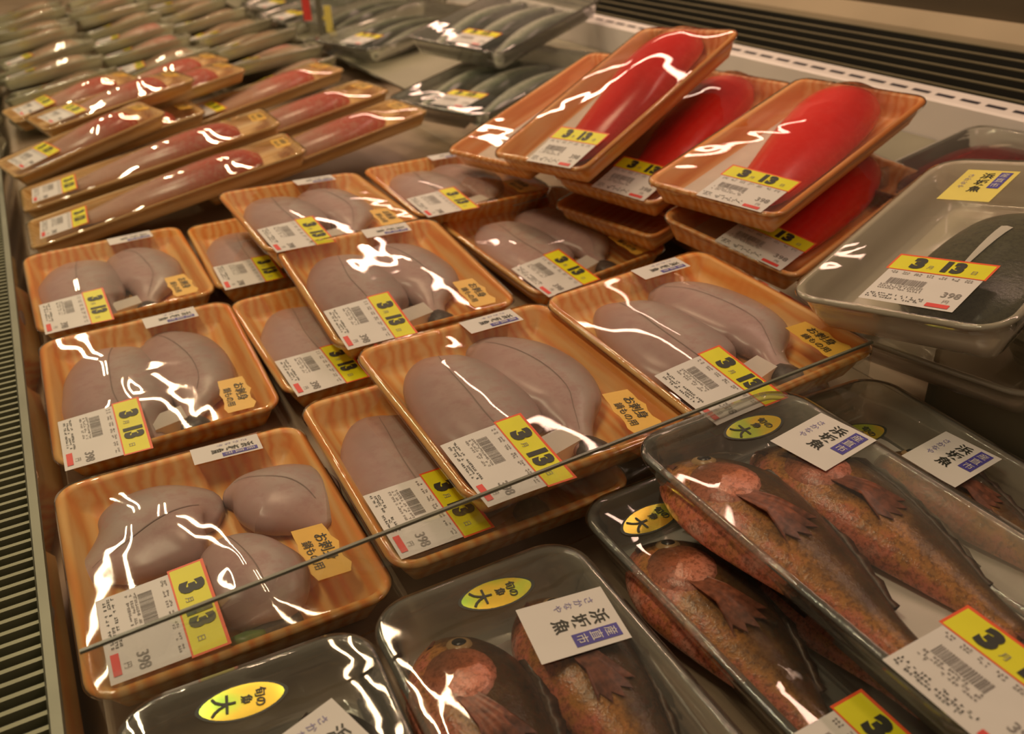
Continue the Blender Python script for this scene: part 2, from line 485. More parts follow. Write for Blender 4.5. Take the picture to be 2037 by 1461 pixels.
class Film:
    """stretch film pulled over rim and contents (membrane over an obstacle)"""

    def __init__(self, w, l, r, h, lofts, seed=0, nx=34, ny=42, wr=0.0005, sag=0.0, it=420):
        nx, ny = nx | 1, ny | 1
        u = np.linspace(-1, 1, nx)
        v = np.linspace(-1, 1, ny)
        U, Vv = np.meshgrid(u, v, indexing='ij')
        X, Y = U * w / 2, Vv * l / 2
        dx = np.clip((np.abs(X) - (w / 2 - r)) / r, 0, 1)
        dy = np.clip((np.abs(Y) - (l / 2 - r)) / r, 0, 1)
        ex = dx * np.sqrt(1 - dy * dy / 2)
        ey = dy * np.sqrt(1 - dx * dx / 2)
        X = np.where(dx > 0, np.sign(X) * (w / 2 - r + ex * r), X)
        Y = np.where(dy > 0, np.sign(Y) * (l / 2 - r + ey * r), Y)
        ob = np.zeros_like(X)
        for L in lofts:
            ob = np.maximum(ob, L.height(X, Y))
        ob = np.where(ob > 0, ob + 0.0009, 0)
        Z = np.full_like(X, h + 0.0006)
        ax, ay = 1 / (w / nx) ** 2, 1 / (l / ny) ** 2
        for _ in range(it):
            Z[1:-1, 1:-1] = np.maximum(ob[1:-1, 1:-1], (ax * (Z[2:, 1:-1] + Z[:-2, 1:-1]) + ay * (Z[1:-1, 2:] + Z[1:-1, :-2])) / (2 * ax + 2 * ay) - sag)
        rs = np.random.RandomState(seed)
        B = np.minimum(1 - np.abs(U), 1 - np.abs(Vv))
        wob = np.zeros_like(X)
        for _ in range(7):
            a = rs.rand() * math.pi
            k = 40 + 110 * rs.rand()
            ph = rs.rand() * 6.28
            wob += np.sin(k * (X * math.cos(a) + Y * math.sin(a)) + ph + 1.5 * np.sin(25 * (X * math.sin(a) - Y * math.cos(a)) + ph))
        Z += np.abs(wob) / 7 * wr * np.clip(B * 6, 0, 1)
        self.w, self.l, self.Z, self.nx, self.ny = w, l, Z, nx, ny
        V = np.stack([X, Y, Z], -1).reshape(-1, 3).tolist()
        F = []
        for i in range(nx - 1):
            for j in range(ny - 1):
                F.append((i * ny + j, (i + 1) * ny + j, (i + 1) * ny + j + 1, i * ny + j + 1))
        per = [i * ny for i in range(nx)] + [(nx - 1) * ny + j for j in range(1, ny)] + [i * ny + ny - 1 for i in range(nx - 2, -1, -1)] + [j for j in range(ny - 2, 0, -1)]
        k = len(per)
        prev = per
        for off, z in ((0.0010, h - 0.0025), (-0.002, h - 0.009)):
            st = len(V)
            for idx in per:
                x, y, _ = V[idx]
                sx = (abs(x) + off) / max(abs(x), 1e-6) if abs(x) > 0.004 else 1
                sy = (abs(y) + off) / max(abs(y), 1e-6) if abs(y) > 0.004 else 1
                V.append((x * sx, y * sy, z))
            new = list(range(st, st + k))
            for i in range(k):
                j = (i + 1) % k
                F.append((prev[i], new[i], new[j], prev[j]))
            prev = new
        self.V, self.F = V, F

    def obj(self, name, mat, parent):
        return mesh_obj(name, self.V, self.F, mat, parent)

    def z(self, x, y):
        fx = np.clip((x / (self.w / 2) + 1) / 2 * (self.nx - 1), 0, self.nx - 1.001)
        fy = np.clip((y / (self.l / 2) + 1) / 2 * (self.ny - 1), 0, self.ny - 1.001)
        i, j = int(fx), int(fy)
        a, b = fx - i, fy - j
        Z = self.Z
        return Z[i, j] * (1 - a) * (1 - b) + Z[i + 1, j] * a * (1 - b) + Z[i, j + 1] * (1 - a) * b + Z[i + 1, j + 1] * a * b


class Patch:
    """a paper label lying on a film; (u, v) are its own right and up"""

    def __init__(self, film, cx, cy, w, h, up=(1, 0), twist=0.0, lift=0.0004):
        a = math.atan2(up[1], up[0]) + math.radians(twist)
        self.U = np.array([math.sin(a), -math.cos(a)])
        self.Vv = np.array([math.cos(a), math.sin(a)])
        self.c = np.array([cx, cy])
        self.w, self.h, self.lift = w, h, lift
        A, b = [], []
        for u in np.linspace(-w / 2, w / 2, 9):
            for v in np.linspace(-h / 2, h / 2, 9):
                p = self.c + self.U * u + self.Vv * v
                A.append((1, u, v, u * u, u * v, v * v))
                b.append(film.z(*p))
        A, b = np.array(A), np.array(b)
        self.k = np.linalg.lstsq(A, b, rcond=None)[0]
        self.k[0] += max(0.0, min(0.0022, (b - A @ self.k).max()))

    def pt(self, u, v, e=0.0):
        u, v = u - self.w / 2, v - self.h / 2
        p = self.c + self.U * u + self.Vv * v
        z = self.k @ np.array((1, u, v, u * u, u * v, v * v))
        return (p[0], p[1], z + self.lift + e)


def sheet(P, poly_u, poly_v, e, mb, mi=0):
    """grid of quads over u-lines and v-lines"""
    b = [P.pt(u, v, e) for u in poly_u for v in poly_v]
    n = len(poly_v)
    f = [(i * n + j, (i + 1) * n + j, (i + 1) * n + j + 1, i * n + j + 1) for i in range(len(poly_u) - 1) for j in range(n - 1)]
    mb.add(b, f, mi)


def rect(P, u0, v0, u1, v1, e, mb, mi=0):
    nu = max(2, int(abs(u1 - u0) / 0.008) + 2)
    nv = max(2, int(abs(v1 - v0) / 0.008) + 2)
    sheet(P, np.linspace(u0, u1, nu), np.linspace(v0, v1, nv), e, mb, mi)


_T = {}


def glyph(s, bold):
    key = (s, bold)
    if key not in _T:
        cu = bpy.data.curves.new('t', 'FONT')
        cu.body = s
        cu.offset = bold
        cu.resolution_u = 3
        o = bpy.data.objects.new('t', cu)
        COL.objects.link(o)
        dg = bpy.context.evaluated_depsgraph_get()
        me = bpy.data.meshes.new_from_object(o.evaluated_get(dg))
        v = np.array([tuple(q.co)[:2] for q in me.vertices])
        f = [tuple(p.vertices) for p in me.polygons]
        lo, hi = v.min(0), v.max(0)
        bpy.data.objects.remove(o)
        bpy.data.curves.remove(cu)
        bpy.data.meshes.remove(me)
        _T[key] = (v, f, lo, hi)
    return _T[key]


def text(P, s, u, v, size, e, mb, mi=0, bold=0.0, wide=1.0, rot=0):
    """glyphs centred on (u, v), size = their height"""
    vv, f, lo, hi = glyph(s, bold)
    k = size / (hi[1] - lo[1])
    q = (vv - (lo + hi) / 2) * k * np.array([wide, 1.0])
    if rot:
        c, n = math.cos(rot), math.sin(rot)
        q = q @ np.array([[c, n], [-n, c]])
    mb.add([P.pt(u + a, v + b, e) for a, b in q], f, mi)


def scribble(P, u0, v0, u1, v1, e, mb, mi, rows, dens, r):
    """illegible small print: rows of tiny strokes"""
    dv = (v1 - v0) / rows
    for k in range(rows):
        vb = v0 + k * dv
        u = u0
        while u < u1:
            wch = 0.0019
            if r.random() < dens:
                for _ in range(2):
                    a = u + r.random() * wch * 0.7
                    if r.random() < 0.5:
                        mb.add([P.pt(a, vb, e), P.pt(a + .0005, vb, e), P.pt(a + .0005, vb + dv * .7, e), P.pt(a, vb + dv * .7, e)], [(0, 1, 2, 3)], mi)
                    else:
                        b = vb + r.random() * dv * 0.6
                        mb.add([P.pt(u, b, e), P.pt(u + wch * .85, b, e), P.pt(u + wch * .85, b + .0005, e), P.pt(u, b + .0005, e)], [(0, 1, 2, 3)], mi)
            u += wch * 1.15


def price_label(film, root, cx, cy, up, twist=0.0, full=True, size=1.0):
    w, h = 0.084 * size, 0.072 * size
    P = Patch(film, cx, cy, w, h, up, twist)
    s = size
    mb = MB()
    sheet(P, np.linspace(0.003 * s, w - 0.002 * s, 9), np.linspace(0, h - 0.016 * s, 7), 0, mb)
    lab = mesh_obj('price_label', mb.v, mb.f, M_PAPER, root)
    r = random.Random(int(cx * 1e5) ^ int(cy * 1e5) ^ 3)
    mb = MB()
    v0 = h - 0.0245 * s
    sheet(P, np.linspace(0, w, 10), (v0, v0 + .0012 * s), .00025, mb, 1)
    sheet(P, np.linspace(0, w, 10), (h - .0022 * s, h), .00025, mb, 1)
    sheet(P, (0, .0018 * s), np.linspace(v0 + .0012 * s, h - .0022 * s, 3), .00025, mb, 1)
    sheet(P, (w - .0018 * s, w), np.linspace(v0 + .0012 * s, h - .0022 * s, 3), .00025, mb, 1)
    sheet(P, np.linspace(.0018 * s, w - .0018 * s, 10), np.linspace(v0 + .0012 * s, h - .0022 * s, 4), .00025, mb, 0)
    st = mesh_obj('date_strip', mb.v, mb.f, [M_YEL, M_REDL], lab, False, mb.m)
    mb = MB()
    vm = v0 + 0.0125 * s
    text(P, '3', .023 * s, vm, .0172 * s, .0006, mb, 0, 0.075, 1.12)
    text(P, '13', .053 * s, vm, .0172 * s, .0006, mb, 0, 0.075, .98)
    if full:
        text(P, '月', .0345 * s, vm - .004 * s, .005 * s, .0006, mb, 1)
        text(P, '日', .071 * s, vm - .004 * s, .005 * s, .0006, mb, 1)
    mesh_obj('date_digits', mb.v, mb.f, [M_INK, M_GREY], lab, False, mb.m)
    mb = MB()
    vt = v0
    if full:
        for k in range(7):      # row of small characters under the strip
            scribble(P, (.007 + .0105 * k) * s, vt - .006 * s, (.012 + .0105 * k) * s, vt - .0015 * s, .0004, mb, 1, 2, 0.9, r)
        u = .012 * s            # barcode
        while u < .044 * s:
            bw = (.0003 + .0007 * r.random()) * s
            rect(P, u, vt - .0215 * s, u + bw, vt - .0125 * s, .0004, mb, 1)
            u += bw + (.0004 + .0006 * r.random()) * s
        scribble(P, .009 * s, .018 * s, .046 * s, .026 * s, .0004, mb, 1, 3, .75, r)
        scribble(P, .006 * s, .004 * s, .052 * s, .012 * s, .0004, mb, 0, 3, .6, r)
        text(P, '398', .0705 * s, .021 * s, .0075 * s, .0004, mb, 1, 0.01)
        text(P, '円', .0705 * s, .0115 * s, .0045 * s, .0004, mb, 1)
    else:
        scribble(P, .010 * s, .004 * s, .060 * s, .036 * s, .0004, mb, 1, 6, .6, r)
    rect(P, .058 * s, .0075 * s, .0765 * s, .0025 * s, .0004, mb, 2)
    mesh_obj('label_print', mb.v, mb.f, [M_INK, M_GREY, M_REDI], lab, False, mb.m)
    return lab


def fish_tag(film, root, cx, cy, up, twist=0.0, w=0.050, h=0.062, yellow=False):
    """white square tag: brush characters in columns and a blue box"""
    P = Patch(film, cx, cy, w, h, up, twist, 0.0007)
    mb = MB()
    sheet(P, np.linspace(0, w, 6), np.linspace(0, h, 7), 0, mb)
    t = mesh_obj('fish_tag', mb.v, mb.f, M_YELP if yellow else M_PAPER, root)
    mb = MB()
    kw, kh = w / .050, h / .062
    for i, c in enumerate('浜坂魚'):
        text(P, c, .025 * kw, (.050 - .0135 * i) * kh, .0118 * kh, .0004, mb, 0, .015, kw / kh)
    rect(P, .0345 * kw, .026 * kh, .0455 * kw, .058 * kh, .0003, mb, 1)
    for i, c in enumerate('産直市'):
        text(P, c, .040 * kw, (.052 - .0100 * i) * kh, .0078 * kh, .0006, mb, 3, .0, kw / kh)
    for i, c in enumerate('さかなや'):
        text(P, c, .0095 * kw, (.049 - .0075 * i) * kh, .0058 * kh, .0004, mb, 2, .0, kw / kh)
    mesh_obj('tag_print', mb.v, mb.f, [M_INK, M_BLUE, M_LBLUE, M_PAPER], t, False, mb.m)
    return t


def note_sticker(film, root, cx, cy, up, twist=0.0, w=0.058, h=0.030):
    """small orange sticker with two handwritten lines"""
    P = Patch(film, cx, cy, w, h, up, twist, 0.0006)
    mb = MB()
    us = np.linspace(0, w, 8)
    V, F = [], []
    for i, u in enumerate(us):
        e = 0.0035 * math.sin(i * 2.1) if 0 < i < 7 else 0.004
        V += [P.pt(u, abs(e) * .6, 0), P.pt(u, h * .5, 0), P.pt(u, h - abs(e), 0)]
    F = [(3 * i + j, 3 * i + j + 3, 3 * i + j + 4, 3 * i + j + 1) for i in range(7) for j in (0, 1)]
    t = mesh_obj('note_sticker', V, F, M_ORST, root)
    mb = MB()
    text(P, 'お刺身', w * .46, h * .66, h * .34, .0004, mb, 0, .012)
    text(P, '鍋もの用', w * .55, h * .27, h * .26, .0004, mb, 0, .008)
    mesh_obj('sticker_print', mb.v, mb.f, [M_INK], t, False, mb.m)
    return t


def oval_sticker(film, root, cx, cy, up, twist=0.0, w=0.027, h=0.054, foil=None):
    """leaf shaped gold-green foil sticker with a dark border"""
    P = Patch(film, cx, cy, w, h, up, twist, 0.0006)
    n = 28

    def ring(k):
        o = []
        for i in range(n):
            a = 2 * math.pi * i / n
            x = math.cos(a) * (1 - .18 * abs(math.sin(a)) ** 3)
            y = math.sin(a)
            o.append((w / 2 + x * w / 2 * k, h / 2 + y * h / 2 * k))
        return o
    V = [P.pt(u, v, 0) for u, v in ring(1)] + [P.pt(u, v, .0001) for u, v in ring(.91)] + [P.pt(u, v, .0001) for u, v in ring(.5)] + [P.pt(w / 2, h / 2, .0001)]
    F, M = [], []
    for i in range(n):
        j = (i + 1) % n
        F += [(i, j, n + j, n + i), (n + i, n + j, 2 * n + j, 2 * n + i), (2 * n + i, 2 * n + j, 3 * n)]
        M += [1, 0, 0]
    t = mesh_obj('foil_sticker', V, F, [foil or M_FOIL, M_INK], root, True, M)
    mb = MB()
    text(P, '大', w * .5, h * .30, h * .27, .0005, mb, 0, .015)
    text(P, '旬の', w * .5, h * .70, h * .13, .0005, mb, 0, .02)
    text(P, '魚', w * .5, h * .55, h * .13, .0005, mb, 0, .02)
    mesh_obj('sticker_print', mb.v, mb.f, [M_INK], t, False, mb.m)
    return t


def flat_piece(name, pts, z, mat, parent, dz=0.0015):
    """thin pad from an outline"""
    n = len(pts)
    V = [(x, y, z) for x, y in pts] + [(x, y, z + dz) for x, y in pts]
    F = [tuple(range(n - 1, -1, -1)), tuple(range(n, 2 * n))] + [(i, (i + 1) % n, n + (i + 1) % n, n + i) for i in range(n)]
    return mesh_obj(name, V, F, mat, parent, False)


# ------------------------------------------------------------------ packs
POSE = {
    'A1': ((0.0284, 0.5606, 0.0078), (0.0176, 0.0378, 0.0067)),
    'A2': ((0.0312, 0.8589, 0.0005), (0.0545, 0.0039, -0.0139)),
    'A3': ((0.0304, 1.1496, 0.0000), (0.0350, 0.0002, 0.0146)),
    'A4': ((0.2307, 0.5676, 0.0142), (0.0221, 0.0111, -0.0053)),
    'A5': ((0.2911, 0.5767, 0.0462), (0.0497, 0.0172, 0.0118)),
    'A7': ((0.2948, 0.8719, 0.0379), (0.0827, 0.0070, -0.0218)),
    'A9': ((0.2838, 1.1076, 0.0465), (0.0188, 0.0415, 0.0318)),
    'A10': ((0.4986, 1.1414, 0.0351), (0.0024, -0.0016, -0.0231)),
    'A11': ((0.5362, 0.9339, 0.0113), (0.0841, -0.0448, 0.0778)),
    'A12': ((0.4841, 0.5680, 0.0561), (0.0467, -0.0301, 0.0206)),
    'A6': ((0.2330, 0.8600, 0.0010), (0.0000, 0.0000, 0.0105)),
    'A8': ((0.2330, 1.1400, 0.0010), (0.0000, 0.0000, -0.0262)),
    'A12b': ((0.4780, 0.6000, 0.0040), (0.0000, 0.0000, -0.0524)),
    'E1': ((0.6750, 0.9774, 0.1670), (0.3680, -0.0795, -1.3548)),
    'E2': ((0.7342, 0.9348, 0.1187), (0.2586, 0.0280, -1.2544)),
    'E3': ((0.7482, 0.7432, 0.1454), (0.1800, 0.0121, -1.2997)),
    'E4': ((0.7498, 0.7265, 0.0840), (0.0812, 0.1719, -1.2437)),
    'F1': ((0.6889, 0.4529, 0.1308), (0.2351, -0.1759, -1.3858)),
    'B1': ((0.1415, 1.3589, 0.0433), (0.1658, 0, -1.5708)),
    'B2': ((0.1415, 1.4919, 0.0553), (0.1658, 0, -1.5708)),
    'B3u': ((0.1056, 1.7413, 0.0397), (0.1571, 0, -1.4835)),
    'B3': ((0.0542, 1.6397, 0.0670), (0.1975, 0, -1.3384)),
    'B4': ((0.0660, 1.9340, 0.0790), (0.1571, 0, -1.3963)),
    'B5': ((0.3759, 1.4369, 0.0484), (0.1396, 0, -1.4312)),
    'B6': ((0.3609, 1.5719, 0.0604), (0.1396, 0, -1.4312)),
    'B7': ((0.4017, 1.8554, 0.0526), (0.1396, 0, -1.3614)),
    'B8': ((0.2300, 1.8900, 0.0760), (0.1396, 0, -1.3614)),
    'B9': ((0.2350, 2.0671, 0.0674), (0.1396, 0, -1.3614)),
    'B10': ((0.1250, 1.7980, 0.0900), (0.1396, 0, -1.3614)),
    'G1': ((0.3960, 0.2970, 0.0460), (0, 0, 0.0087)),
    'G2': ((0.3480, 0.2970, 0.0040), (0, 0, 0)),
    'G3': ((0.1740, 0.2770, 0.0010), (0, 0, -0.0175)),
    'G4': ((0.0120, 0.2750, 0.0010), (0, 0, -0.0524)),
    'G5': ((0.5220, 0.3220, 0.0040), (0, 0, -0.0524)),
    'F1b': ((0.7500, 0.4520, 0.0570), (0.1250, -0.03, -1.3700)),
}
FISH_L = [(-.030, .088, .008, .010), (-.034, .076, .030, .020), (-.038, .045, .044, .027), (-.041, .005, .050, .030), (-.041, -.032, .049, .030), (-.037, -.062, .040, .026), (-.027, -.078, .022, .018), (-.018, -.090, .010, .011), (-.012, -.097, .004, .006)]
FISH_R = [(.006, .092, .008, .009), (.016, .080, .026, .018), (.026, .050, .040, .025), (.034, .010, .042, .027), (.036, -.025, .036, .026), (.030, -.046, .024, .021), (.024, -.062, .0145, .016), (.020, -.076, .0120, .013), (.020, -.086, .0110, .012)]
TAIL_R = [(.0200, -.080, .0095, .0125), (.0205, -.087, .0130, .0135), (.0220, -.097, .0140, .0130), (.0240, -.1065, .006, .007)]


def vary(st, r, k, dx=0, dy=0):
    return [(x + dx + r.uniform(-k, k), y + dy + r.uniform(-k, k), w * r.uniform(.95, 1.04), h) for x, y, w, h in st]


def skinned_fish(root, st, z0, seed, tail=None, seam=0.05, hk=1.0):
    st = [(x, y, w, h * hk * .9) for x, y, w, h in st]
    L = Loft(st, z0, 34, 24, 2.5, 0.04, seed)
    o = L.obj('skinned_fish', M_FLESH, root)
    L.ribbon('lateral_line', seam, .12, .82, .010, .0005, M_SEAM, o)
    out = [L]
    if tail:
        T = Loft(tail, z0 - .0005, 12, 14, 2.0, 0, seed)
        T.obj('tail_stump', M_TAILD, o)
        out.append(T)
    return out


def fish_pack(key, label, group, layout=0, seed=1, hk=1.0, tag=True, note=True, lab=(-.056, -.090, 0), dy=0.0):
    loc, rot = POSE[key]
    root = thing('skinned_fish_pack', label, 'fish pack', loc, rot, group)
    w, l, h, r = .20, .24, .032, .022
    dish('foam_tray', w, l, h, r, .017, .007, .0105, M_WOOD, root)
    rr = random.Random(seed)
    z0 = .0108
    fl = []
    if layout == 0:
        fl += skinned_fish(root, vary(FISH_L, rr, .0015, rr.uniform(-.004, .004), dy), z0, seed, None, .05, hk)
        fl += skinned_fish(root, vary(FISH_R, rr, .0015, rr.uniform(-.003, .004), dy), z0, seed + 1, [(x, y + dy, a, b) for x, y, a, b in TAIL_R], -.1, hk)
        flat_piece('absorbent_pad', [(-.016, -.066), (.014, -.060), (.016, -.083), (-.014, -.090)], .0112, M_PAD, root, .012)
    elif layout == 1:      # the near left pack: three pieces
        p1 = [(-.094, .012, .006, .006), (-.080, .020, .018, .016), (-.060, .026, .040, .024), (-.040, .036, .055, .029), (-.020, .044, .050, .028), (.000, .046, .032, .022), (.012, .040, .010, .010)]
        p2 = [(.020, .064, .008, .010), (.034, .058, .022, .022), (.050, .044, .036, .027), (.064, .030, .042, .027), (.074, .010, .034, .022), (.080, -.012, .010, .010)]
        p3 = [(.006, .006, .008, .010), (.008, -.008, .022, .020), (.012, -.034, .034, .027), (.015, -.058, .038, .029), (.016, -.078, .032, .025), (.015, -.094, .014, .012)]
        for i, p in enumerate((p2, p1, p3)):
            fl += skinned_fish(root, p, z0 + (.003 if i == 2 else 0), seed + i, None, (-.2, .1, -.1)[i], hk)
        fin = Loft([(-.002, -.094, .005, .006), (.014, -.096, .010, .008), (.036, -.093, .005, .005)], z0 + .003, 12, 12)
        fin.obj('tail_stump', M_TAILD, root)
        fl.append(fin)
        lf = Loft([(-.012, -.098, .003, .004), (-.002, -.101, .006, .006), (.010, -.101, .003, .004)], z0 + .008, 10, 10)
        lf.obj('leaf_garnish', M_LEAF, root)
        fl.append(lf)
    F = Film(w, l, r, h, fl, seed)
    F.obj('stretch_film', M_FILM, root)
    price_label(F, root, lab[0], lab[1], (1, 0), lab[2])
    if tag:
        fish_tag(F, root, .034, .1045, (1, 0), rr.uniform(-3, 3), .026, .056)
    if note:
        note_sticker(F, root, .064, -.082 if layout == 0 else -.058, (1, 0), rr.uniform(-8, 4))
    return root


GA = 'skinned fish packs on wood-print trays'
fish_pack('A4', 'skinned fish pack lying flat, partly covered by the large tilted pack nearest the middle', GA, 0, 14, .80, tag=False, note=False, lab=(-.056, -.070, 0), dy=.0)
fish_pack('A6', 'half-hidden skinned fish pack in the lower layer, second row behind the near middle', GA, 0, 16, .80, tag=False, note=False)
fish_pack('A8', 'mostly hidden skinned fish pack in the lower layer, farthest of the middle column', GA, 0, 18, .80, tag=False, note=False)
fish_pack('A12b', 'almost hidden pack under the skinned fish pack beside the flatfish tray', GA, 0, 20, .75, tag=False, note=False)
fish_pack('A1', 'nearest skinned fish pack at front left, three pieces under shiny film', GA, 1, 1, 1.0, lab=(-.049, -.072, 0))
fish_pack('A2', 'skinned fish pack in the left column, second from the front', GA, 0, 2, .95)
fish_pack('A3', 'skinned fish pack in the left column, third from the front', GA, 0, 3, .95)
fish_pack('A5', 'large skinned fish pack on top in the middle, nearest of the upper layer', GA, 0, 5, 1.0)
fish_pack('A7', 'skinned fish pack on top of the middle column, second from the front', GA, 0, 7, 1.0)
fish_pack('A9', 'skinned fish pack on top of the middle column, farthest back', GA, 0, 9, 1.0)
fish_pack('A10', 'skinned fish pack of the third column, farthest back under the red fish', GA, 0, 10, .95)
fish_pack('A11', 'skinned fish pack of the third column, in the middle below the red fish packs', GA, 0, 11, .95)
fish_pack('A12', 'skinned fish pack of the third column, nearest, beside the flatfish tray', GA, 0, 12, 1.0)


def long_pack(key, label, group, w=.125, l=.40, h=.024, seed=1, mat=None, fmat=None, full=True, film=None, lab=True, stick=True, name='fillet_pack', loc=None, rot=None, leaf=False, nf=1):
    if loc is None:
        loc, rot = POSE[key]
    root = thing(name, label, 'fish pack', loc, rot, group)
    dish('foam_tray', w, l, h, .014, .011, .006, .0075, mat or M_WOODP, root, 5)
    rr = random.Random(seed)
    fl = []
    for q in range(nf):
        x = (rr.uniform(-.006, .006)) + (q - (nf - 1) / 2) * .05
        k = w / .125 if nf == 1 else .72
        st = [(x - .006, -.34 * l, .010 * k, .008), (x - .004, -.26 * l, .024 * k, .016), (x, -.05 * l, .037 * k, .026), (x + .002, .14 * l, .041 * k, .031), (x + .002, .29 * l, .034 * k, .029), (x, .35 * l, .014 * k, .016)]
        L = Loft(st, .0078, 24, 16, 2.1, .04, seed + q)
        L.obj('fish_fillet', fmat or M_PINK, root)
        fl.append(L)
    if leaf:
        Lf = Loft([(.03, .02 * l, .004, .004), (.034, .10 * l, .014, .010), (.030, .22 * l, .012, .008), (.026, .28 * l, .003, .003)], .010, 10, 10)
        Lf.obj('leaf_garnish', M_LEAF, root)
        fl.append(Lf)
    F = Film(w, l, .014, h, fl, seed, 24, 46 if full else 34, .0005, 0, 300)
    F.obj('stretch_film', film or M_FILM, root)
    if lab:
        price_label(F, root, .004, -.5 * l + .050, (0, 1), rr.uniform(-4, 4), full, .92 if w > .1 else .7)
    if stick:
        note_sticker(F, root, -.006, .5 * l - .022, (0, 1), rr.uniform(-6, 6), .048, .026)
    return root


GB = 'long pink fillet packs on wood-print trays'
long_pack('B9', 'long pink fillet pack at the back of the pink fillet stack, middle', GB, l=.30, seed=39)
long_pack('B4', 'long pink fillet pack at far left beside the clear far packs, red fillet end showing', GB, l=.24, seed=34)
long_pack('B10', 'long pink fillet pack wedged between the far left and the middle stack', GB, l=.28, seed=40)
long_pack('B3u', 'long fillet tray under the tipped pack of the left stack', GB, l=.32, seed=33)
long_pack('B3', 'tipped fillet pack of the left stack showing its thick tray side', GB, l=.26, seed=35)
long_pack('B8', 'long pink fillet pack of the middle stack with its tray edge facing forward', GB, l=.30, seed=38)
long_pack('B7', 'long pink fillet pack at the right end of the stack, farthest back', GB, l=.34, seed=37)
long_pack('B6', 'long pink fillet pack of the right stack, behind the nearest one, streaked with glare', GB, seed=36)
long_pack('B5', 'long pink fillet pack of the right stack, nearest the skinned fish packs', GB, seed=45)
long_pack('B2', 'long pink fillet pack of the left stack, second from its front', GB, seed=32)
long_pack('B1', 'long pink fillet pack at the front of the left stack, behind the skinned fish packs', GB, seed=31)

# red fish
E_ST = [(.018, -.118, .010, .008), (.022, -.100, .030, .018), (.022, -.060, .038, .026), (.016, .0, .046, .034), (.008, .060, .050, .040), (.000, .110, .046, .040), (-.006, .140, .034, .032), (-.008, .156, .014, .014)]
GE = 'red fish packs on orange trays'


def red_pack(key, label, seed, loc=None, rot=None, lab=True, fish=True, hk=1.0):
    if loc is None:
        loc, rot = POSE[key]
    root = thing('red_fish_pack', label, 'fish pack', loc, rot, GE)
    w, l, h = .17, .32, .030
    dish('foam_tray', w, l, h, .018, .014, .007, .0035, M_WOODO, root)
    fl = []
    if fish:
        rr = random.Random(seed)
        pts = [(x * .92 - .022, y * 1.0) for x, y in rrect(.092, .26, .01, 4)]
        flat_piece('absorbent_pad', pts, .004, M_PAD, root, .001)
        L = Loft([(x + rr.uniform(-.002, .002), y, w_, h_ * hk) for x, y, w_, h_ in E_ST], .0055, 34, 22, 2.2, .03, seed)
        L.obj('red_fish_fillet', M_RED, root)
        fl.append(L)
    F = Film(w, l, .018, h, fl, seed, 32, 50, .0007, 0, 420)
    F.obj('stretch_film', M_FILM, root)
    if lab:
        price_label(F, root, .026, -.124, (0, 1), 0)
    return root


red_pack('E5', 'bottom orange tray of the red fish stack, under the second red pack', 55, (.735, .925, .060), (.14, .02, -1.30), False, False)
red_pack('E0', 'orange tray sticking out left beneath the topmost red fish pack', 56, (.675, 1.122, .122), (.28, -.05, -1.33), False, True, .6)
red_pack('E2', 'red fish pack wedged between the two upper red packs, its fish half covered', 52)
red_pack('E4', 'lowest red fish pack on the right, partly shaded below the one above', 54)
red_pack('E1', 'topmost red fish pack at the left of the stack, tilted up toward the white rail', 51)
red_pack('E3', 'red fish pack on top at the right, white pad showing at its front corner', 53)


# rockfish in clear trays
def fan(name, base, direction, length, spread, n, mat, parent, z0, droop=.002):
    V, F = [], []
    bx, by = base
    for i in range(n + 1):
        a = direction + spread * (i / n - .5)
        k = length * (1 - .16 * (i % 2) - .5 * abs(i / n - .5) ** 2)
        V.append((bx + .004 * math.cos(a + 1.57) * (i / n - .5) * 3, by + .004 * math.sin(a + 1.57) * (i / n - .5) * 3, z0))
        V.append((bx + k * .55 * math.cos(a), by + k * .55 * math.sin(a), z0 + .002))
        V.append((bx + k * math.cos(a), by + k * math.sin(a), z0 - droop))
    for i in range(n):
        for j in (0, 1):
            F.append((3 * i + j, 3 * i + 3 + j, 3 * i + 4 + j, 3 * i + 1 + j))
    k = len(V)
    V += [(x, y, z - .0008) for x, y, z in V]
    F += [tuple(q + k for q in reversed(f)) for f in F]
    return mesh_obj(name, V, F, mat, parent)


